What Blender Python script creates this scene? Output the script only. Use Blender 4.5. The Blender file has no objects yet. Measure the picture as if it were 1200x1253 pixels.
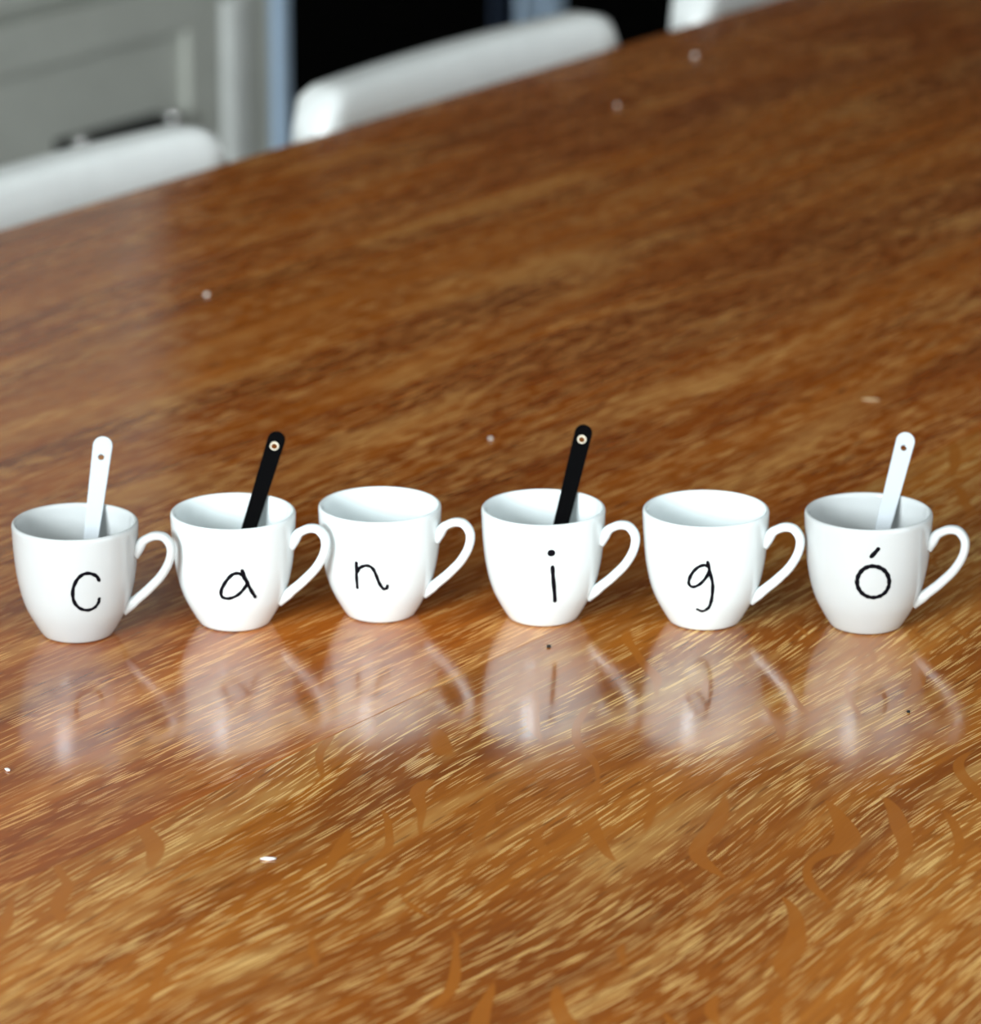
import bpy, bmesh, math, random
from mathutils import Vector, Matrix
C = bpy.context.scene.collection
sc = bpy.context.scene
R_ = math.radians
random.seed(4)

# ------------------------------------------------------------------ camera
TABLE = 0.75                     # height of the tabletop above the floor
cam_d = bpy.data.cameras.new('camera')
cam_d.sensor_fit = 'HORIZONTAL'
cam_d.sensor_width = 36.0
cam_d.lens = 36.0 * 5400.0 / 1200.0
cam_d.dof.use_dof = True
cam_d.dof.focus_distance = 2.15
cam_d.dof.aperture_fstop = 10.2
cam_d.clip_start = 0.05
cam = bpy.data.objects.new('camera', cam_d)
cam.location = (0, 0, TABLE + 0.76)
cam.rotation_euler = (R_(90 - 17.7), 0, R_(-54.6))
C.objects.link(cam)
sc.camera = cam

# ------------------------------------------------------------------ world, light, exposure
sc.view_settings.view_transform = 'Standard'
sc.view_settings.look = 'None'
sc.view_settings.gamma = 1.0
sc.view_settings.use_curve_mapping = False
sc.view_settings.exposure = 0.0
w = bpy.data.worlds.new('world')
sc.world = w
w.use_nodes = True
bg = w.node_tree.nodes['Background']
bg.inputs['Color'].default_value = (0.80, 0.92, 1.0, 1)
bg.inputs['Strength'].default_value = 1.0


def area(name, loc, target, sx, sy, power, col):
    d = bpy.data.lights.new(name, 'AREA')
    d.shape = 'RECTANGLE'
    d.size, d.size_y = sx, sy
    d.energy = power
    d.color = col
    o = bpy.data.objects.new(name, d)
    o.location = loc
    v = Vector(target) - Vector(loc)
    o.rotation_euler = v.to_track_quat('-Z', 'Y').to_euler()
    C.objects.link(o)
    return o


WIN = dict(y0=0.15, y1=1.55, z0=1.30, z1=2.30)        # window in the left wall
WX, NY = -1.70, -1.10                                # left wall, near wall
area('window_daylight', (WX + 0.03, (WIN['y0'] + WIN['y1']) / 2, (WIN['z0'] + WIN['z1']) / 2),
     (5, (WIN['y0'] + WIN['y1']) / 2, (WIN['z0'] + WIN['z1']) / 2), 1.30, 0.95, 200, (0.90, 0.98, 1.0))
area('near_fill_light', (1.6, NY + 0.03, 1.15), (1.6, 4, 1.15), 1.9, 1.9, 24, (0.90, 0.98, 1.0))  # unseen fill lamp, added at the near wall to soften the shaded sides


# ------------------------------------------------------------------ node helpers
class NT:
    def __init__(self, name):
        self.m = bpy.data.materials.new(name)
        self.m.use_nodes = True
        self.t = self.m.node_tree
        self.t.nodes.clear()
        self.out = self.n('ShaderNodeOutputMaterial')
        self.b = self.n('ShaderNodeBsdfPrincipled')
        self.l(self.b.outputs[0], self.out.inputs[0])

    def n(self, kind, **kw):
        nd = self.t.nodes.new(kind)
        for k, v in kw.items():
            setattr(nd, k, v)
        return nd

    def l(self, a, b):
        self.t.links.new(a, b)

    def put(self, v, sock):
        if isinstance(v, bpy.types.NodeSocket):
            self.l(v, sock)
        elif v is not None:
            sock.default_value = v

    def math(self, op, a, b=None, c=None, clamp=False):
        nd = self.n('ShaderNodeMath', operation=op, use_clamp=clamp)
        self.put(a, nd.inputs[0]); self.put(b, nd.inputs[1])
        if c is not None:
            self.put(c, nd.inputs[2])
        return nd.outputs[0]

    def smooth(self, v, lo, hi, a=0.0, b=1.0):
        nd = self.n('ShaderNodeMapRange', interpolation_type='SMOOTHSTEP')
        self.put(v, nd.inputs[0])
        for i, q in enumerate((lo, hi, a, b)):
            nd.inputs[i + 1].default_value = q
        return nd.outputs[0]

    def xyz(self, x, y, z):
        nd = self.n('ShaderNodeCombineXYZ')
        self.put(x, nd.inputs[0]); self.put(y, nd.inputs[1]); self.put(z, nd.inputs[2])
        return nd.outputs[0]

    def noise(self, vec, scale=1.0, detail=2.0, rough=0.5, dist=0.0):
        nd = self.n('ShaderNodeTexNoise')
        self.l(vec, nd.inputs['Vector'])
        nd.inputs['Scale'].default_value = scale
        nd.inputs['Detail'].default_value = detail
        nd.inputs['Roughness'].default_value = rough
        nd.inputs['Distortion'].default_value = dist
        return nd.outputs[0]

    def voro(self, vec, rnd=1.0):
        nd = self.n('ShaderNodeTexVoronoi')
        self.l(vec, nd.inputs['Vector'])
        nd.inputs['Scale'].default_value = 1.0
        nd.inputs['Randomness'].default_value = rnd
        return nd.outputs['Distance'], nd.outputs['Color']

    def mix(self, f, a, b, mode='MIX'):
        nd = self.n('ShaderNodeMix', data_type='RGBA', blend_type=mode)
        self.put(f, nd.inputs[0])
        for v, s in ((a, nd.inputs[6]), (b, nd.inputs[7])):
            if isinstance(v, tuple):
                v = (*v[:3], 1)
            self.put(v, s)
        return nd.outputs[2]

    def ramp(self, f, stops):
        nd = self.n('ShaderNodeValToRGB')
        self.put(f, nd.inputs[0])
        e = nd.color_ramp.elements
        while len(e) < len(stops):
            e.new(0.5)
        for s, (p, c) in zip(e, stops):
            s.position = p
            s.color = (*c, 1)
        return nd.outputs[0]

    def attr(self, name):
        nd = self.n('ShaderNodeAttribute', attribute_type='OBJECT', attribute_name=name)
        return nd.outputs['Fac'], nd.outputs['Color']

    def bump(self, h, strength, dist=0.001):
        nd = self.n('ShaderNodeBump')
        nd.inputs['Strength'].default_value = strength
        nd.inputs['Distance'].default_value = dist
        self.l(h, nd.inputs['Height'])
        self.l(nd.outputs[0], self.b.inputs['Normal'])


def simple(name, col, rough=0.4, metal=0.0, spec=0.5, var=0.04, scale=20.0, coat=0.0):
    """plain material with a faint procedural variation of colour"""
    k = NT(name)
    tc = k.n('ShaderNodeTexCoord')
    nz = k.noise(tc.outputs['Object'], scale, 3.0)
    lo = tuple(c * (1 - var) for c in col)
    hi = tuple(min(1.0, c * (1 + var)) for c in col)
    k.l(k.ramp(nz, [(0.3, lo), (0.7, hi)]), k.b.inputs['Base Color'])
    k.b.inputs['Roughness'].default_value = rough
    k.b.inputs['Metallic'].default_value = metal
    k.b.inputs['Specular IOR Level'].default_value = spec
    if coat:
        k.b.inputs['Coat Weight'].default_value = coat
        k.b.inputs['Coat Roughness'].default_value = 0.06
    return k.m


def make_oak():
    k = NT('varnished_oak')
    tc = k.n('ShaderNodeTexCoord')
    sp = k.n('ShaderNodeSeparateXYZ')
    k.l(tc.outputs['Object'], sp.inputs[0])
    x, y = sp.outputs[0], sp.outputs[1]
    seed = k.attr('seed')[0]
    warp = k.attr('warp')[0]
    fleck = k.attr('fleck')[0]
    # grain direction wanders: bend the across-grain coordinate
    wv = k.xyz(k.math('MULTIPLY', x, 2.6), k.math('MULTIPLY', y, 3.2), seed)
    wn = k.math('SUBTRACT', k.noise(wv, 1.0, 1.0), 0.5)
    wy = k.math('SUBTRACT', k.math('ADD', y, k.math('MULTIPLY', wn, warp)), k.math('MULTIPLY', x, k.attr('skew')[0]))

    def G(sx, sy, off=0.0):
        return k.xyz(k.math('MULTIPLY', x, sx), k.math('MULTIPLY', wy, sy), k.math('ADD', seed, off))

    # broad bands of tone and fine streaks
    band = k.noise(G(1.5, 15.0), 1.0, 5.0, 0.62, 0.5)
    col = k.ramp(band, [(0.28, (0.170, 0.038, 0.004)), (0.44, (0.290, 0.080, 0.008)),
                        (0.56, (0.390, 0.124, 0.014)), (0.72, (0.500, 0.188, 0.032))])
    streak = k.noise(G(9.0, 210.0, 3.0), 1.0, 3.0, 0.6)
    col = k.mix(k.smooth(streak, 0.40, 0.70, 0.0, 0.45), col, (0.20, 0.052, 0.007))
    # pale, open-pored patches
    pat = k.noise(G(5.0, 26.0, 9.0), 1.0, 4.0, 0.65)
    patm = k.smooth(pat, 0.50, 0.70)
    col = k.mix(k.math('MULTIPLY', patm, 0.55), col, (0.60, 0.335, 0.110))
    # smooth ray flecks, wavy and running across the grain
    a = k.math('ADD', k.math('MULTIPLY', x, 0.815), k.math('MULTIPLY', y, 0.58))
    c = k.math('SUBTRACT', k.math('MULTIPLY', x, 0.58), k.math('MULTIPLY', y, 0.815))
    wob = k.noise(k.xyz(k.math('MULTIPLY', a, 11.0), k.math('MULTIPLY', c, 12.0), seed), 1.0, 1.0, 0.4)
    ph = k.math('ADD', k.math('MULTIPLY', c, 38.0), k.math('MULTIPLY', wob, 2.6))
    wv2 = k.math('SINE', k.math('MULTIPLY', ph, 6.2832))
    brk = k.noise(k.xyz(k.math('MULTIPLY', a, 9.0), k.math('MULTIPLY', c, 38.0), 5.0), 1.0, 0.0)
    fm = k.smooth(k.math('ADD', wv2, k.math('MULTIPLY', k.math('SUBTRACT', brk, 0.545), 2.6)), 0.90, 1.10)
    zone = k.smooth(k.math('SUBTRACT', 1.36, y), 0.13, 0.22)
    fk = k.noise(k.xyz(k.math('MULTIPLY', x, 5.0), k.math('MULTIPLY', y, 6.0), 5.0), 1.0, 1.0)
    fm = k.math('MULTIPLY', k.math('MULTIPLY', fm, k.smooth(fk, 0.34, 0.44)), fleck)
    # pores: short pale dashes along the grain
    d1, c1 = k.voro(G(21.0, 600.0, 1.0))
    s1 = k.n('ShaderNodeSeparateColor'); k.l(c1, s1.inputs[0])
    p1 = k.math('MULTIPLY', k.smooth(d1, 0.24, 0.35, 1.0, 0.0), k.smooth(s1.outputs[0], 0.0, 0.25))
    d2, c2 = k.voro(G(36.0, 860.0, 7.0))
    s2 = k.n('ShaderNodeSeparateColor'); k.l(c2, s2.inputs[0])
    p2 = k.math('MULTIPLY', k.smooth(d2, 0.22, 0.36, 1.0, 0.0), k.smooth(s2.outputs[0], 0.1, 0.6, 0.0, 0.9))
    dens = k.smooth(k.noise(G(3.0, 34.0, 13.0), 1.0, 2.0), 0.36, 0.56, 0.40, 1.0)
    pore = k.math('MULTIPLY', k.math('MAXIMUM', p1, p2), dens)
    pore = k.math('MULTIPLY', pore, k.math('SUBTRACT', 1.0, k.math('MULTIPLY', fm, 0.9)))
    dark = k.voro(G(33.0, 360.0, 21.0))
    sd = k.n('ShaderNodeSeparateColor'); k.l(dark[1], sd.inputs[0])
    dm = k.math('MULTIPLY', k.smooth(dark[0], 0.2, 0.36, 1.0, 0.0), k.smooth(sd.outputs[0], 0.6, 0.85, 0.0, 0.5))
    col = k.mix(dm, col, (0.115, 0.034, 0.006))
    col = k.mix(k.math('MULTIPLY', pore, 0.85), col, (0.86, 0.54, 0.20))
    col = k.mix(k.math('MULTIPLY', fm, 0.78), col, (0.385, 0.122, 0.014))
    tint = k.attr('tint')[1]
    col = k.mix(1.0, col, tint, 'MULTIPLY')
    k.l(col, k.b.inputs['Base Color'])
    rn = k.noise(G(6.0, 30.0, 17.0), 1.0, 3.0)
    k.l(k.smooth(rn, 0.3, 0.7, 0.10, 0.17), k.b.inputs['Roughness'])
    k.b.inputs['Specular IOR Level'].default_value = 0.8
    h = k.math('SUBTRACT', k.math('MULTIPLY', streak, 0.25), pore)
    k.bump(h, 0.10, 0.0004)
    return k.m


OAK = make_oak()
def porcelain(name, col):
    k = NT(name)
    tc = k.n('ShaderNodeTexCoord')
    nz = k.noise(tc.outputs['Object'], 60.0, 2.0)
    k.l(k.ramp(nz, [(0.3, tuple(c * 0.985 for c in col)), (0.7, col)]), k.b.inputs['Base Color'])
    k.b.inputs['Roughness'].default_value = 0.07
    k.b.inputs['Specular IOR Level'].default_value = 0.55
    return k.m


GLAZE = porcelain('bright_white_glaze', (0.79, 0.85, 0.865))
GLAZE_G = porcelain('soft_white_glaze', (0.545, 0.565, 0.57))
SPOON_W = porcelain('white_spoon_glaze', (0.52, 0.56, 0.60))
SPOON_B = simple('black_spoon_glaze', (0.0015, 0.0015, 0.0018), 0.22, 0, 0.04)
CREAM = simple('cream_bare_ceramic', (0.78, 0.70, 0.56), 0.5)
INK = simple('black_ink', (0.004, 0.0035, 0.006), 0.5, 0, 0.06)
CHAIR = simple('white_chair_paint', (0.88, 0.91, 0.91), 0.28, 0, 0.5)
GREIGE = simple('greige_cabinet_paint', (0.60, 0.61, 0.56), 0.45)
PALE = simple('pale_post_paint', (0.86, 0.88, 0.86), 0.4)
STEEL = simple('blue_grey_steel', (0.56, 0.72, 0.92), 0.36, 0.1)
STEEL_D = simple('dark_blue_steel', (0.03, 0.045, 0.08), 0.4, 0.6)
BLACKGL = simple('black_oven_glass', (0.002, 0.002, 0.002), 0.12, 0, 0.12)
IRON = simple('dark_iron', (0.02, 0.02, 0.02), 0.4, 0.5)
CHROME = simple('chrome', (0.75, 0.75, 0.74), 0.12, 1.0)
STONE = simple('dark_worktop_stone', (0.06, 0.06, 0.06), 0.3, var=0.3, scale=60)
WALLM = simple('dark_wall_paint', (0.075, 0.070, 0.062), 0.9)
WALLL = simple('pale_wall_paint', (0.55, 0.55, 0.52), 0.9)
CEILM = simple('ceiling_paint', (0.60, 0.60, 0.58), 0.9)
FLOORM = simple('floor_slate', (0.13, 0.115, 0.10), 0.6, var=0.3, scale=4)
FRAMEM = simple('window_frame_paint', (0.8, 0.8, 0.78), 0.4)
CRUMB = simple('white_crumb', (0.85, 0.83, 0.78), 0.8)
TANC = simple('tan_crumb', (0.50, 0.36, 0.20), 0.8)
SPECK = simple('black_speck', (0.006, 0.004, 0.004), 0.8)


# ------------------------------------------------------------------ mesh helpers
def link(name, me, mat, parent=None, smooth=False):
    o = bpy.data.objects.new(name, me)
    C.objects.link(o)
    if mat:
        me.materials.append(mat)
    if parent:
        o.parent = parent
    if smooth:
        for p in me.polygons:
            p.use_smooth = True
    return o


def obj(name, bm, mat, parent=None, smooth=False):
    bmesh.ops.recalc_face_normals(bm, faces=bm.faces)
    me = bpy.data.meshes.new(name)
    bm.to_mesh(me)
    bm.free()
    return link(name, me, mat, parent, smooth)


def thing(name, label, cat, loc=(0, 0, 0), rz=0.0, group=None):
    o = bpy.data.objects.new(name, None)
    o.empty_display_size = 0.05
    C.objects.link(o)
    o.location = loc
    o.rotation_euler = (0, 0, rz)
    return tag(o, label, cat, group)


def tag(o, label, cat, group=None):
    o['label'] = label
    o['category'] = cat
    if group:
        o['group'] = group
    return o


def box(bm, a, b, bev=0.0, seg=2):
    r = bmesh.ops.create_cube(bm, size=1.0)
    vs = r['verts']
    for v in vs:
        v.co = Vector([a[i] + (v.co[i] + 0.5) * (b[i] - a[i]) for i in range(3)])
    if bev:
        es = {e for v in vs for e in v.link_edges}
        bmesh.ops.bevel(bm, geom=list(es), offset=bev, segments=seg, affect='EDGES', profile=0.5)
    return bm


def bx(a, b, bev=0.0, seg=2):
    return box(bmesh.new(), a, b, bev, seg)


def loft(bm, rings, close=True, cap=True):
    vs = [[bm.verts.new(p) for p in r] for r in rings]
    n = len(vs[0])
    for i in range(len(vs) - 1):
        for j in range(n if close else n - 1):
            bm.faces.new((vs[i][j], vs[i][(j + 1) % n], vs[i + 1][(j + 1) % n], vs[i + 1][j]))
    if cap:
        bm.faces.new(list(reversed(vs[0])))
        bm.faces.new(vs[-1])
    return bm


def lathe(bm, prof, n=96):
    """prof: list of (radius, z); radius 0 makes a pole"""
    prev = None
    for (r, z) in prof:
        if r < 1e-9:
            cur = [bm.verts.new((0, 0, z))]
        else:
            cur = [bm.verts.new((r * math.cos(2 * math.pi * i / n), r * math.sin(2 * math.pi * i / n), z)) for i in range(n)]
        if prev is not None:
            for i in range(n):
                j = (i + 1) % n
                if len(prev) == 1:
                    bm.faces.new((prev[0], cur[j], cur[i]))
                elif len(cur) == 1:
                    bm.faces.new((prev[i], prev[j], cur[0]))
                else:
                    bm.faces.new((prev[i], prev[j], cur[j], cur[i]))
        prev = cur
    return bm


def catmull(pts, sub=6):
    pts = [Vector(p) for p in pts]
    if len(pts) < 3:
        return [pts[0].lerp(pts[-1], i / sub) for i in range(sub + 1)]
    e = [pts[0] * 2 - pts[1]] + pts + [pts[-1] * 2 - pts[-2]]
    out = []
    for i in range(1, len(e) - 2):
        p0, p1, p2, p3 = e[i - 1:i + 3]
        for s in range(sub):
            t = s / sub
            out.append(0.5 * ((2 * p1) + (p2 - p0) * t + (2 * p0 - 5 * p1 + 4 * p2 - p3) * t * t + (3 * p1 - p0 - 3 * p2 + p3) * t ** 3))
    out.append(pts[-1])
    return out


# ------------------------------------------------------------------ setting: room shell
X0, X1, Y0, Y1, ZC = WX, 7.2, NY, 3.98, 2.60


def struct(name, bm, mat, parent=None):
    o = obj(name, bm, mat, parent)
    if parent is None:
        o['kind'] = 'structure'
    return o


struct('floor', bx((X0 - .1, Y0 - .1, -0.06), (X1 + .1, Y1 + .1, 0)), FLOORM)
struct('ceiling', bx((X0 - .1, Y0 - .1, ZC), (X1 + .1, Y1 + .1, ZC + .06)), CEILM)
struct('wall_back', bx((X0 - .1, Y1, 0), (X1 + .1, Y1 + .1, ZC)), WALLM)
struct('wall_right', bx((X1, Y0, 0), (X1 + .1, Y1, ZC)), WALLM)
# left wall with the window opening
bm = bmesh.new()
box(bm, (X0 - .1, Y0, 0), (X0, WIN['y0'], ZC))
box(bm, (X0 - .1, WIN['y1'], 0), (X0, Y1, ZC))
box(bm, (X0 - .1, WIN['y0'], 0), (X0, WIN['y1'], WIN['z0']))
box(bm, (X0 - .1, WIN['y0'], WIN['z1']), (X0, WIN['y1'], ZC))
struct('wall_left', bm, WALLL)
# near wall with an unseen opening added for the fill lamp
PX0, PX1, PZ = 0.6, 2.6, 2.15
bm = bmesh.new()
box(bm, (X0, Y0 - .1, 0), (PX0, Y0, ZC))
box(bm, (PX1, Y0 - .1, 0), (X1, Y0, ZC))
box(bm, (PX0, Y0 - .1, PZ), (PX1, Y0, ZC))
struct('wall_near', bm, WALLL)
bm = bmesh.new()
for (a, b) in (((X0 - .08, WIN['y0'], WIN['z0']), (X0 - .02, WIN['y0'] + .05, WIN['z1'])),
               ((X0 - .08, WIN['y1'] - .05, WIN['z0']), (X0 - .02, WIN['y1'], WIN['z1'])),
               ((X0 - .08, WIN['y0'] + .05, WIN['z0']), (X0 - .02, WIN['y1'] - .05, WIN['z0'] + .05)),
               ((X0 - .08, WIN['y0'] + .05, WIN['z1'] - .05), (X0 - .02, WIN['y1'] - .05, WIN['z1']))):
    box(bm, a, b, 0.004)
struct('window_1', bm, FRAMEM)
bm = bmesh.new()
for (a, b) in (((PX0, Y0 - .08, 0), (PX0 + .06, Y0 - .02, PZ)), ((PX1 - .06, Y0 - .08, 0), (PX1, Y0 - .02, PZ)),
               ((PX0 + .06, Y0 - .08, PZ - .06), (PX1 - .06, Y0 - .02, PZ)),
               (((PX0 + PX1) / 2 - .04, Y0 - .08, 0), ((PX0 + PX1) / 2 + .04, Y0 - .02, PZ - .06))):
    box(bm, a, b, 0.004)
struct('door_1', bm, FRAMEM)  # unseen frame, added around the fill lamp's opening

# ------------------------------------------------------------------ dining table
TX0, TX1, TY0, TY1 = 1.03, 4.00, 0.69, 2.0417
table = thing('dining_table', 'long varnished oak dining table of wide boards, carrying the row of cups', 'table',
              ((TX0 + TX1) / 2, (TY0 + TY1) / 2, 0))
inv = Matrix.Translation(-table.location)
SEAMS = [TY0, 1.2345, 1.8195, TY1]
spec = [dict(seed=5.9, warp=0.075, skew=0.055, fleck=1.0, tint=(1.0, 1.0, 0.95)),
        dict(seed=7.7, warp=0.030, skew=0.0, fleck=0.0, tint=(1.0, 0.83, 0.70)),  # redder, darker tint paints the weaker light of the far table into the board
        dict(seed=13.1, warp=0.020, skew=0.0, fleck=0.0, tint=(0.97, 0.76, 0.64))]  # same painted light falloff on the far board, slightly stronger
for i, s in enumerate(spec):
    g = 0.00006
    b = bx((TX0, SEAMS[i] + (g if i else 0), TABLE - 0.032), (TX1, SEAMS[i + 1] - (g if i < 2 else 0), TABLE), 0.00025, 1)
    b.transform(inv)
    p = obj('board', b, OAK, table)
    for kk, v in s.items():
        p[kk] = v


def oakpart(name, bm, seed):
    bm.transform(inv)
    o = obj(name, bm, OAK, table)
    o['seed'], o['warp'], o['fleck'], o['tint'] = seed, 0.01, 0.0, (0.8, 0.75, 0.72)
    return o


bm = bmesh.new()
box(bm, (TX0 + .12, TY0 + .10, TABLE - .125), (TX1 - .12, TY0 + .125, TABLE - .0325), .002)
box(bm, (TX0 + .12, TY1 - .125, TABLE - .125), (TX1 - .12, TY1 - .10, TABLE - .0325), .002)
box(bm, (TX0 + .12, TY0 + .125, TABLE - .125), (TX0 + .145, TY1 - .125, TABLE - .0325), .002)
box(bm, (TX1 - .145, TY0 + .125, TABLE - .125), (TX1 - .12, TY1 - .125, TABLE - .0325), .002)
oakpart('apron', bm, 31.0)
for ax in (TX0 + .16, TX1 - .16):
    for ay in (TY0 + .16, TY1 - .16):
        b = bmesh.new()
        rings = []
        for z, h in ((0, .026), (.02, .03), (.55, .042), (TABLE - .126, .045)):
            rings.append([(ax + sx * h, ay + sy * h, z) for sx, sy in ((-1, -1), (1, -1), (1, 1), (-1, 1))])
        loft(b, rings)
        oakpart('leg', b, 40.0 + ax + ay)

# ------------------------------------------------------------------ cups
PROF = [(0.54, 0), (0.565, .015), (.62, .06), (.69, .125), (.755, .19), (.815, .26), (.870, .35), (.905, .43),
        (.945, .55), (.975, .70), (.99, .82), (1, .95), (1, 1)]
CR, CH = 0.0328, 0.0612          # rim radius and height of the cups


def prof(z):
    for (r0, z0), (r1, z1) in zip(PROF, PROF[1:]):
        if z <= z1:
            return r0 + (r1 - r0) * (z - z0) / (z1 - z0)
    return 1.0


def smooth_prof():
    P = catmull([(r, z, 0) for r, z in PROF[1:-1]], 4)
    return [(p.x * CR, p.y * CH) for p in P]


def cup_body():
    out = smooth_prof()
    T = 0.0026
    pr = [(0, 0.0016), (0.47 * CR, 0.0016), (0.485 * CR, 0.0004), (0.505 * CR, 0.0), (0.53 * CR, 0.0003)]
    pr += out
    pr += [(CR, CH - 0.0016), (CR - .0003, CH - .0006), (CR - .0009, CH - .0001), (CR - .0015, CH - .0001),
           (CR - .0021, CH - .0006), (CR - .0024, CH - .0016)]
    ins = []
    for (r, z) in reversed(out):
        if z > 0.07 * CH:
            ins.append((r - T * (1.0 if z > 0.3 * CH else 1.1), max(z, 0.0048)))
    ins += [(0.50 * CR, 0.0050), (0.36 * CR, 0.0040), (0.18 * CR, 0.0036), (0, 0.0035)]
    pr += ins
    bm = lathe(bmesh.new(), pr, 96)
    return bm


HP = [(.93, .755), (1.01, .790), (1.09, .845), (1.168, .874), (1.25, .895), (1.330, .902), (1.415, .895), (1.476, .868), (1.522, .830), (1.541, .785),
      (1.530, .725), (1.492, .660), (1.430, .595), (1.346, .528), (1.235, .462), (1.119, .398), (1.00, .341), (.905, .297), (.81, .265), (.74, .245)]


def cup_handle(az):
    P = [Vector((r * CR, 0, z * CH)) for r, z in HP]
    P = catmull(P, 3)
    m = len(P)
    rings = []
    for i, p in enumerate(P):
        t = (P[min(i + 1, m - 1)] - P[max(i - 1, 0)]).normalized()
        s = Vector((0, 1, 0))
        nn = t.cross(s).normalized()
        f = i / (m - 1)
        wid = 0.0031 - 0.0002 * math.sin(f * math.pi)      # half width, flat side to side
        th = 0.00225 + 0.0005 * max(0.0, (f - 0.55) / 0.45)                                       # half thickness in the plane of the loop
        if f < 0.16:
            q = (0.16 - f) / 0.16
            th += 0.0026 * q * q
            wid += 0.0010 * q * q
        if f > 0.86:
            q = (f - 0.86) / 0.14
            th += 0.0016 * q
            wid += 0.0008 * q
        ring = []
        for k in range(16):
            a = 2 * math.pi * k / 16
            ca, sa = math.cos(a), math.sin(a)
            ca = math.copysign(abs(ca) ** 0.8, ca)
            sa = math.copysign(abs(sa) ** 0.8, sa)
            ring.append(p + s * (wid * ca) + nn * (th * sa))
        rings.append(ring)
    bm = loft(bmesh.new(), rings)
    # drop everything that would come through the inner wall of the cup
    for v in bm.verts:
        rr = math.hypot(v.co.x, v.co.y)
        lim = prof(min(1, max(0, v.co.z / CH))) * CR - 0.0013
        if rr < lim and rr > 1e-6:
            v.co.x *= lim / rr
            v.co.y *= lim / rr
    bm.transform(Matrix.Rotation(az, 4, 'Z'))
    return bm


def letter_stroke(pts, daz, w, sub=7):
    """an ink stroke lying on the outside of the cup; pts are (azimuth in degrees, height / cup height)"""
    if len(pts) == 1:
        az, z = pts[0]
        pts = [(az - 0.25, z), (az + 0.25, z)]
        w *= 1.75
    Q = catmull([(a, z, 0) for a, z in pts], sub)
    S = []
    for q in Q:
        a = R_(q.x + daz)
        r = prof(q.y) * CR + 0.00002
        dz = 0.01
        slope = (prof(q.y + dz) - prof(q.y - dz)) * CR / (2 * dz * CH)
        n = Vector((math.cos(a), math.sin(a), -slope)).normalized()
        S.append((Vector((r * math.cos(a), r * math.sin(a), q.y * CH)), n))
    rings = []
    m = len(S)

    def ring(p, n, t, k, shift):
        s = n.cross(t).normalized()
        out = []
        for j in range(10):
            b = 2 * math.pi * j / 10
            out.append(p + t * shift + s * (w / 2 * k * math.cos(b)) + n * (0.00016 * math.sin(b)))
        return out
    for i, (p, n) in enumerate(S):
        t = (S[min(i + 1, m - 1)][0] - S[max(i - 1, 0)][0]).normalized()
        if i == 0:
            for c in (85, 60, 35):
                rings.append(ring(p, n, t, math.cos(R_(c)), -w / 2 * math.sin(R_(c))))
        rings.append(ring(p, n, t, 1.0 + 0.10 * math.sin(i * 0.9), 0))
        if i == m - 1:
            for c in (35, 60, 85):
                rings.append(ring(p, n, t, math.cos(R_(c)), w / 2 * math.sin(R_(c))))
    return loft(bmesh.new(), rings)


L = {
'c': [[(-62.9, 0.625), (-66.0, 0.669), (-72.6, 0.699), (-79.0, 0.69), (-84.5, 0.639), (-88.1, 0.55), (-87.5, 0.448), (-82.4, 0.384), (-74.3, 0.357), (-67.1, 0.372), (-63.1, 0.41), (-62.1, 0.451)]],
'a': [[(-76.2, 0.547), (-78.9, 0.588), (-83.3, 0.605), (-88.6, 0.592), (-94.8, 0.527), (-99.6, 0.445), (-99.5, 0.384), (-93.3, 0.367), (-84.1, 0.395), (-77.2, 0.454), (-73.4, 0.515)], [(-78.9, 0.628), (-75.5, 0.546), (-70.1, 0.442), (-64.6, 0.366)]],
'n': [[(-112.1, 0.619), (-112.9, 0.502), (-113.4, 0.378)], [(-112.0, 0.532), (-108.1, 0.579), (-102.0, 0.602), (-96.3, 0.581), (-92.7, 0.516), (-89.8, 0.44), (-85.8, 0.385), (-82.1, 0.384), (-81.3, 0.409)]],
'i': [[(-83.2, 0.75)], [(-81.8, 0.619), (-80.7, 0.508), (-77.5, 0.289)]],
'g': [[(-89.6, 0.649), (-94.1, 0.663), (-100.5, 0.634), (-106.1, 0.567), (-108.7, 0.492), (-105.5, 0.457), (-98.7, 0.48), (-92.1, 0.547), (-88.8, 0.619)], [(-90.6, 0.69), (-88.1, 0.592), (-85.3, 0.482), (-85.6, 0.351), (-88.2, 0.262), (-94.8, 0.223), (-100.8, 0.238)]],
'o': [[(-85.8, 0.679), (-80.5, 0.652), (-76.3, 0.608), (-74.0, 0.554), (-73.7, 0.497), (-76.0, 0.447), (-80.5, 0.413), (-86.4, 0.397), (-92.7, 0.401), (-98.3, 0.426), (-102.3, 0.467), (-104.2, 0.52), (-103.7, 0.577), (-101.2, 0.627), (-96.9, 0.666), (-91.6, 0.684), (-85.8, 0.679)], [(-91.5, 0.772), (-85.8, 0.836)]],
}
ROW = -54.6                       # the row of cups faces across the table at this yaw
HANDLE_AZ = -17.0
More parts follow.
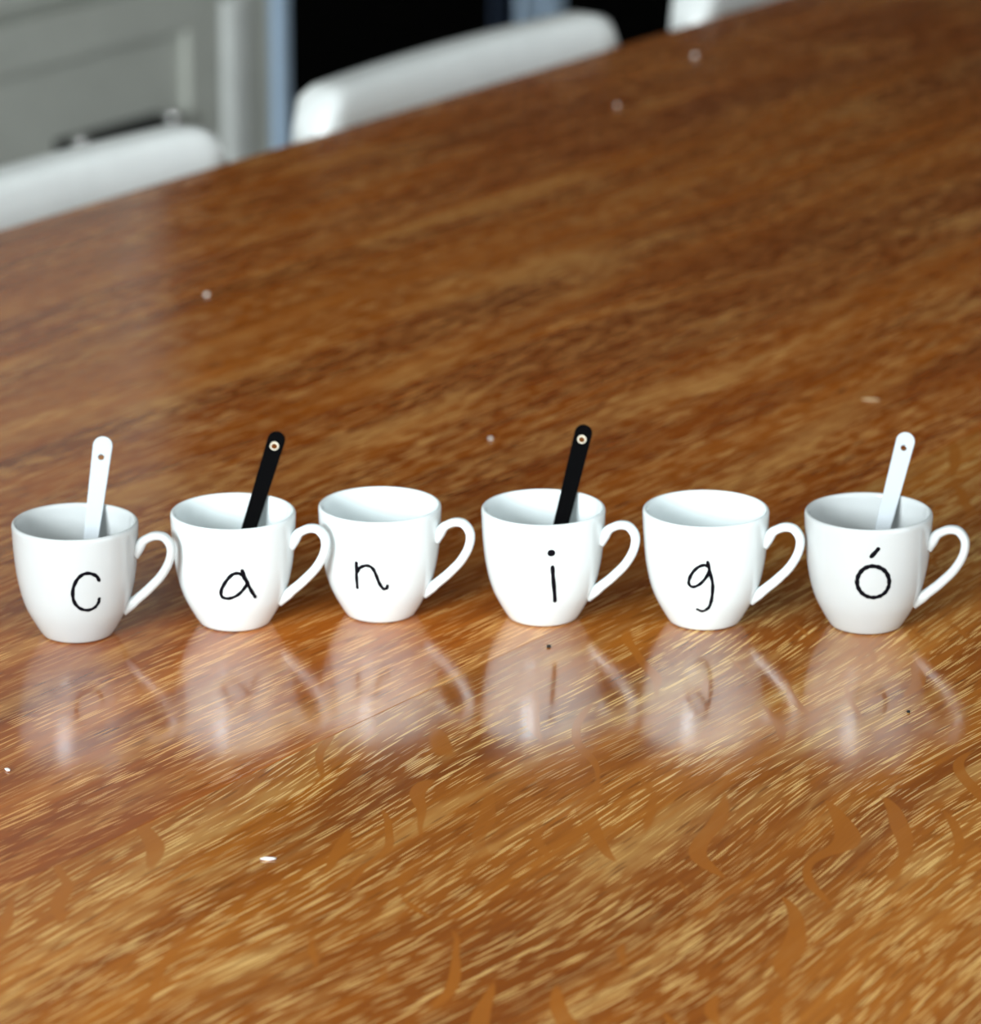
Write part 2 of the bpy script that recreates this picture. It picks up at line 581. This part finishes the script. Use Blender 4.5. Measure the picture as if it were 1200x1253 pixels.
# letter: x, y on the table, scale, extra yaw, glaze, label
CUPS = [
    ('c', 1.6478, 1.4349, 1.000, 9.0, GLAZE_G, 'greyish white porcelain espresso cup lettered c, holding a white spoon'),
    ('a', 1.7094, 1.3795, 0.997, 2.0, GLAZE, 'white porcelain espresso cup lettered a, holding a black spoon'),
    ('n', 1.7648, 1.3254, 0.985, 0.0, GLAZE, 'empty white porcelain espresso cup lettered n'),
    ('i', 1.8098, 1.2522, 0.991, 0.0, GLAZE, 'white porcelain espresso cup lettered i, holding a black spoon'),
    ('g', 1.8541, 1.1797, 1.009, -1.0, GLAZE, 'empty white porcelain espresso cup lettered g'),
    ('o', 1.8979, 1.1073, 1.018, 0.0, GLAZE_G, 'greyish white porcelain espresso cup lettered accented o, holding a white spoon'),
]
body_me = {}
cup_root = {}
for key, cx, cy, s, yaw, mat, lab in CUPS:
    root = thing('espresso_cup', lab, 'cup', (cx, cy, TABLE), R_(ROW + yaw), 'lettered white espresso cups in a row')
    root.scale = (s, s, s)
    cup_root[key] = root
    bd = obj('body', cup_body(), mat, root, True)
    obj('handle', cup_handle(R_(HANDLE_AZ)), mat, root, True)
    for j, st in enumerate(L[key]):
        nm = 'letter_stroke'
        if key == 'o':
            nm = 'letter_ring' if j == 0 else 'letter_accent'
        if key == 'i' and j == 0:
            nm = 'letter_dot'
        obj(nm, letter_stroke(st, -yaw, {'c': .00195, 'a': .00205, 'n': .0020, 'i': .0023, 'g': .0019, 'o': .0023}[key]), INK, root, True)


# ------------------------------------------------------------------ spoons
def spoon(key, bot, top, length, w_top, w_bot, hole_at, mat, ring, lab, group):
    """bot: where the bowl end of the shaft stands, top: the point on the rim it leans on, both in cup radii / heights"""
    ci = [c for c in CUPS if c[0] == key][0]
    s = ci[3]
    M = Matrix.Translation((ci[1], ci[2], TABLE)) @ Matrix.Rotation(R_(ROW), 4, 'Z')
    B = Vector((bot[0] * CR * s, bot[1] * CR * s, bot[2] * CH * s))
    T = Vector((top[0] * CR * s, top[1] * CR * s, top[2] * CH * s))
    ax = (T - B).normalized()
    up = 0.0130                       # the bowl takes the lowest part of the spoon
    B = B + ax * up
    length -= up
    tocam = Vector((0, -math.cos(R_(17.7)), math.sin(R_(17.7))))
    nrm = (tocam - ax * tocam.dot(ax)).normalized()
    sd = nrm.cross(ax) * -1
    sd = ax.cross(nrm)
    # local frame: x across, y along the shaft, z out of the flat face
    F = Matrix((( sd.x, ax.x, nrm.x, B.x), (sd.y, ax.y, nrm.y, B.y), (sd.z, ax.z, nrm.z, B.z), (0, 0, 0, 1)))
    root = bpy.data.objects.new('teaspoon', None)
    root.empty_display_size = 0.02
    C.objects.link(root)
    root.matrix_world = M @ F
    tag(root, lab, 'spoon', group)
    # flat shaft with a round end and a hanging hole
    cu = bpy.data.curves.new('shaft', 'CURVE')
    cu.dimensions = '2D'
    cu.fill_mode = 'BOTH'
    cu.extrude = 0.0008
    cu.bevel_depth = 0.0005
    cu.bevel_resolution = 2
    ht, hb = w_top / 2 - .0005, w_bot / 2 - .0005
    yt = length - .0005
    out = [(-hb, 0.004), (-hb, 0.0045)]
    out = [(-hb, 0.0)]
    ctr = yt - ht
    arc = [(ht * math.cos(R_(180 - 180 * i / 24)), ctr + ht * math.sin(R_(180 - 180 * i / 24))) for i in range(25)]
    out += arc + [(hb, 0.0)]
    hr = 0.0027 if ring else 0.0021
    hole = [(0.0008 * 0 + hr * math.cos(2 * math.pi * i / 24), length - hole_at + hr * math.sin(2 * math.pi * i / 24)) for i in range(24)]
    if ring:
        hr = 0.0022
    for poly in (out, hole):
        sp = cu.splines.new('POLY')
        sp.points.add(len(poly) - 1)
        for q, (px, py) in zip(sp.points, poly):
            q.co = (px, py, 0, 1)
        sp.use_cyclic_u = True
    tmp = bpy.data.objects.new('tmp_shaft', cu)
    C.objects.link(tmp)
    dg = bpy.context.evaluated_depsgraph_get()
    me = bpy.data.meshes.new_from_object(tmp.evaluated_get(dg))
    bpy.data.objects.remove(tmp)
    me.materials.clear()
    me.name = 'shaft'
    b2 = bmesh.new(); b2.from_mesh(me)
    bmesh.ops.remove_doubles(b2, verts=b2.verts, dist=1e-6)
    b2.to_mesh(me); b2.free()
    link('shaft', me, mat, root)
    # bowl: a shallow oval shell below the shaft
    bm = bmesh.new()
    rings = []
    bl, bw, bd = 0.0095, 0.0070, 0.0022
    for side in (0, 1):
        pass
    N = 24
    prevs = []
    for f, dep in ((0.001, 1.0), (0.4, 0.82), (0.7, 0.48), (0.9, 0.16), (1.0, 0.0)):
        prevs.append([(bw * f * math.cos(2 * math.pi * i / N), -bl * .86 + bl * f * math.sin(2 * math.pi * i / N), -bd * dep) for i in range(N)])
    inner = [[(x, y, z + .0012 * (1 if fi < 4 else .6)) for x, y, z in r] for fi, r in enumerate(prevs)]
    loft(bm, prevs + list(reversed(inner)), True, True)
    obj('bowl', bm, mat, root, True)
    if ring:
        bm = bmesh.new()
        rr = []
        for i in range(28):
            a = 2 * math.pi * i / 28
            sec = []
            for j in range(8):
                b = 2 * math.pi * j / 8
                rad = 0.00205 + 0.00050 * math.cos(b)
                sec.append((rad * math.cos(a), length - hole_at + rad * math.sin(a), 0.00155 * math.sin(b)))
            rr.append(sec)
        rr.append(rr[0])
        vs = [[bm.verts.new(p) for p in r] for r in rr[:-1]]
        for i in range(28):
            for j in range(8):
                bm.faces.new((vs[i][j], vs[(i + 1) % 28][j], vs[(i + 1) % 28][(j + 1) % 8], vs[i][(j + 1) % 8]))
        o = obj('hole_rim', bm, CREAM, root, True)
        o['label'] = 'bare cream rim of the hanging hole'
    return root


spoon('c', (.075, -.28, .17), (.255, .78, 1.0), .1000, .0104, .0062, .0115, SPOON_W, False,
      'white ceramic teaspoon standing in the cup lettered c', 'white ceramic teaspoons')
spoon('a', (-.150, -.28, .17), (.375, .735, 1.0), .1000, .0094, .0068, .0084, SPOON_B, True,
      'black ceramic teaspoon with cream hole rim in the cup lettered a', 'black ceramic teaspoons')
spoon('i', (-.030, -.28, .17), (.415, .70, 1.0), .1000, .0094, .0072, .0084, SPOON_B, True,
      'black ceramic teaspoon with cream hole rim in the cup lettered i', 'black ceramic teaspoons')
spoon('o', (-.100, -.28, .17), (.405, .71, 1.0), .1000, .0100, .0066, .0088, SPOON_W, False,
      'white ceramic teaspoon standing in the cup lettered accented o', 'white ceramic teaspoons')


# ------------------------------------------------------------------ specks on the table
def crumb(name, x, y, sx, sy, sz, rz, mat, lab, seed):
    rnd = random.Random(seed)
    bm = bmesh.new()
    bmesh.ops.create_icosphere(bm, subdivisions=2, radius=1.0)
    for v in bm.verts:
        k = 1 + rnd.uniform(-.22, .22)
        v.co = Vector((v.co.x * sx * k, v.co.y * sy * k, v.co.z * sz * k))
    zmin = min(v.co.z for v in bm.verts)
    for v in bm.verts:
        v.co.z -= zmin
    o = obj(name, bm, mat, None, True)
    o.location = (x, y, TABLE)
    o.rotation_euler = (0, 0, rz)
    tag(o, lab, 'crumb')


# ------------------------------------------------------------------ dining chairs
def make_chair(x0, lab):
    """chair tucked in on the far side, facing the table (towards -y); rail from x0 to x0+W"""
    Wd, yf, th, top = 0.420, 2.074, 0.043, TABLE + 0.018
    cx = x0 + Wd / 2
    root = thing('dining_chair', lab, 'chair', (cx, yf + th / 2, 0), 0.0, 'white dining chairs behind the table')
    o = Vector((cx, yf + th / 2, 0))

    def loc(p):
        return Vector(p) - o

    # curved top rail, hollow side towards the table
    rings = []
    N = 28
    SAG = 0.017
    for i in range(N + 1):
        t = i / N
        x = x0 + Wd * t
        yc = yf + th / 2 + SAG * (1 - (2 * t - 1) ** 2)
        e = min(t, 1 - t) * Wd
        h = 0.078
        R = 0.032
        drop = 0.0
        if e < R:
            drop = R - math.sqrt(max(0, R * R - (R - e) ** 2))
        tt = th / 2
        inset = 0.0
        if e < 0.008:
            inset = 0.008 - math.sqrt(max(0, 0.008 ** 2 - (0.008 - e) ** 2))
        zt = top - drop * 0.8
        zb = top - h + min(drop, 0.012)
        tt -= inset * 0.6
        r = 0.014
        sec = []
        for (sy, sz, a0) in ((1, 1, 0), (-1, 1, 90), (-1, -1, 180), (1, -1, 270)):
            for q in range(5):
                a = R_(a0 + 90 * q / 4)
                sec.append(loc((x, yc + sy * (tt - r) + r * math.cos(a), (zt - r if sz > 0 else zb + r) + r * math.sin(a))))
        rings.append(sec)
    obj('top_rail', loft(bmesh.new(), rings), CHAIR, root, True)

    def bar(name, a, b, ha, hb):
        a, b = Vector(a), Vector(b)
        rr = []
        for p, h in ((a, ha), (b, hb)):
            rr.append([loc((p.x + sx * h, p.y + sy * h, p.z)) for sx, sy in ((-1, -1), (1, -1), (1, 1), (-1, 1))])
        bm = loft(bmesh.new(), rr)
        bmesh.ops.bevel(bm, geom=list(bm.edges), offset=.004, segments=2, affect='EDGES')
        return obj(name, bm, CHAIR, root)

    for sx in (-1, 1):
        xe = cx + sx * (Wd / 2 - .028)
        bar('back_post', (xe, yf + th / 2 + .012, 0.4585), (xe, yf + th / 2 + .012, top - .074), .016, .016)
        bar('leg', (xe, yf + .045, 0), (xe, yf + .02, 0.4245), .014, .017)
        bar('leg', (xe, 1.66, 0), (xe, 1.67, 0.4245), .014, .017)
    for k in range(3):
        xe = cx + (k - 1) * .085
        bar('back_slat', (xe, yf + th / 2 + .034, 0.4585), (xe, yf + th / 2 + .046, top - .066), .010, .010)
    bm = bx(loc((cx - .20, 1.64, 0.425)), loc((cx + .20, yf + .085, 0.458)), .010, 3)
    obj('seat', bm, CHAIR, root)
    return root


make_chair(2.161, 'white painted dining chair behind the table, in front of the greige drawers')
make_chair(2.700, 'white painted dining chair behind the table, in front of the dark left oven')
make_chair(3.247, 'white painted dining chair behind the table, showing only one bright rail end')

# ------------------------------------------------------------------ kitchen run along the back wall
KY = 3.366                                          # front plane of the units
KD = Y1 - 0.004


def shaker(root, o, x0, x1, z0, z1, name, pulls=(), pz=None):
    """framed front: four frame bars round a recessed panel"""
    fw, t = 0.062, 0.022
    bm = bmesh.new()
    box(bm, (x0 + .002, KY - t, z1 - fw), (x1 - .002, KY - .0005, z1 - .002), .002)
    box(bm, (x0 + .002, KY - t, z0 + .002), (x1 - .002, KY - .0005, z0 + fw), .002)
    box(bm, (x0 + .002, KY - t, z0 + fw), (x0 + fw, KY - .0005, z1 - fw), .002)
    box(bm, (x1 - fw, KY - t, z0 + fw), (x1 - .002, KY - .0005, z1 - fw), .002)
    box(bm, (x0 + fw, KY - .010, z0 + fw), (x1 - fw, KY - .0005, z1 - fw))
    bm.transform(Matrix.Translation(-Vector(o)))
    d = obj(name, bm, GREIGE, root)
    for px in pulls:
        z = pz
        b = bmesh.new()
        box(b, (px - .095, KY - .040, z - .016), (px + .095, KY - .0105, z + .006), .004)
        b.transform(Matrix.Translation(-Vector(o)))
        h = obj('drawer_pull', b, IRON, d)
        for sx in (-1, 1):
            b = bmesh.new()
            bmesh.ops.create_uvsphere(b, u_segments=16, v_segments=10, radius=.011)
            b.transform(Matrix.Translation(Vector((px + sx * .084, KY - .046, z + .004)) - Vector(o)))
            k = obj('drawer_knob', b, CHROME, d, True)
            k['label'] = 'shiny chrome knob end'
    return d


def cabinet(x0, x1, lab, rows, pulls, post):
    o = (x0 + (x1 - x0) / 2, KY, 0)
    root = thing('tall_cupboard' if post else 'drawer_cabinet', lab, 'cabinet', o)
    bm = bmesh.new()
    box(bm, (x0, KY, 0.10), (x1, KD, 0.868))
    if post:
        box(bm, (x0, KY, 0.868), (x1 - .21, KD, 2.14))
    box(bm, (x0 + .02, KY + .06, 0.0), (x1 - .02, KD, 0.0995))
    bm.transform(Matrix.Translation(-Vector(o)))
    obj('carcass', bm, GREIGE, root)
    xa, xb = (x0, x1 - .10) if post else (x0, x1)
    for (z0, z1) in rows:
        pz = (z0 + z1) / 2 if z1 - z0 < .2 else 0.345
        shaker(root, o, xa, xb, z0, z1, 'drawer', pulls, pz)
    if post:
        xe = x1 - .21
        xm = (xa + xe) / 2
        for (da, db, kx) in ((xa, xm, xm - .03), (xm, xe, xm + .03)):
            d = shaker(root, o, da, db, .875, 2.13, 'door')
            b = bx((kx - .008, KY - .055, 1.30), (kx + .008, KY - .0225, 1.46), .005)
            b.transform(Matrix.Translation(-Vector(o)))
            obj('door_handle', b, IRON, d)
    if post:
        b = bx((x1 - .096, KY - .030, .11), (x1 - .050, KY - .0005, .47), .010, 3)
        b.transform(Matrix.Translation(-Vector(o)))
        obj('corner_post', b, PALE, root)['label'] = 'paler rounded upright post'
        b = bx((x1 - .047, KY - .022, .11), (x1 - .002, KY - .0005, .86), .003)
        b.transform(Matrix.Translation(-Vector(o)))
        obj('end_stile', b, GREIGE, root)
    return root


ROWS = [(.115, .505), (.515, .685), (.695, .86)]
cabinet(2.62, 4.2375, 'greige cupboard with framed drawers and a dark pull behind the left white chair', ROWS, (3.930, 3.08), True)
cabinet(5.235, 6.60, 'greige drawer cabinet beyond the black range cooker', ROWS, (5.6, 6.2), False)
for nm, x0, x1, lab in (('worktop', 5.2355, 6.62, 'dark stone worktop on the greige cabinet beyond the cooker'),):
    o = obj(nm, bx((x0, KY - .025, .8685), (x1, KD, .905), .003), STONE)
    tag(o, lab, 'worktop')

# range cooker: black glass oven doors between steel uprights
ko = (4.727, KY, 0)
ck = thing('range_cooker', 'wide black range cooker with blue grey steel uprights between the greige cabinets', 'cooker', ko)


def cook(name, bm, mat, parent=None, smooth=False):
    bm.transform(Matrix.Translation(-Vector(ko)))
    return obj(name, bm, mat, parent or ck, smooth)


bm = bmesh.new()
box(bm, (4.2385, KY, .06), (5.2335, KD, .905), .003)
cook('body', bm, IRON)
for (x0, x1) in ((4.2385, 4.268), (4.756, 4.812), (4.816, 4.872), (5.19, 5.233)):
    cook('steel_upright', bx((x0 + .001, KY - .031, .08), (x1 - .001, KY - .0005, .80), .008, 3), STEEL)
cook('dark_trim', bx((4.702, KY - .030, .08), (4.754, KY - .0005, .80), .004), STEEL_D)
for (x0, x1) in ((4.268, 4.700), (4.874, 5.188)):
    d = cook('oven_door', bx((x0, KY - .028, .08), (x1, KY - .0005, .72), .004), BLACKGL)
    bm = bmesh.new()
    box(bm, (x0 + .04, KY - .075, .735), (x1 - .04, KY - .055, .755), .008, 3)
    for q in (x0 + .06, x1 - .06):
        box(bm, (q - .008, KY - .056, .737), (q + .008, KY - .0005, .753), .002)
    cook('door_handle', bm, STEEL, d)
cook('hob', bx((4.2395, KY - .03, .9055), (5.2325, KD, .925), .004), BLACKGL)
for k in range(6):
    b = bmesh.new()
    bmesh.ops.create_cone(b, cap_ends=True, segments=24, radius1=.022, radius2=.018, depth=.03)
    b.transform(Matrix.Translation((4.36 + k * .145, KY - .0155, .85)) @ Matrix.Rotation(R_(90), 4, 'X'))
    cook('control_knob', b, STEEL)

# ------------------------------------------------------------------ crumbs and specks on the tabletop
DOWN = R_(ROW)
crumb('crumb', 1.7711, 1.2219, .0012, .0018, .0006, DOWN, SPECK, 'round black speck on the table just in front of the cup lettered i', 1)
crumb('crumb', 1.7944, 1.0212, .0009, .0014, .0005, DOWN, SPECK, 'tiny black speck on the table in front of the cup lettered accented o', 2)
crumb('crumb', 1.4591, 1.1608, 0.0034, .0013, .0006, DOWN, CRUMB, 'largest white crumb, alone on the table in front of the cups', 3)
crumb('crumb', 1.4754, 1.3321, 0.0011, .0022, .0006, DOWN + .6, CRUMB, 'white crumb on the table in front of the cup lettered c', 4)
crumb('crumb', 2.0569, 1.4618, .0014, .0018, .0008, DOWN, CRUMB, 'white crumb on the table behind the empty cup lettered n', 5)
crumb('crumb', 2.2605, 1.3197, .0056, .0011, .0006, DOWN - .15, TANC, 'long thin pale crumb on the table behind the cup lettered accented o', 6)
crumb('crumb', 2.2194, 1.8100, .0020, .0020, .0010, 0, CRUMB, 'white crumb on the table between the left chair and the cups', 7)
crumb('crumb', 3.0602, 1.9651, .0022, .0022, .0016, 0, CRUMB, 'white crumb near the table edge beside the middle chair', 8)
crumb('crumb', 2.8651, 1.9125, .0016, .0016, .0010, 0, CRUMB, 'smaller white crumb in front of the middle chair', 9)
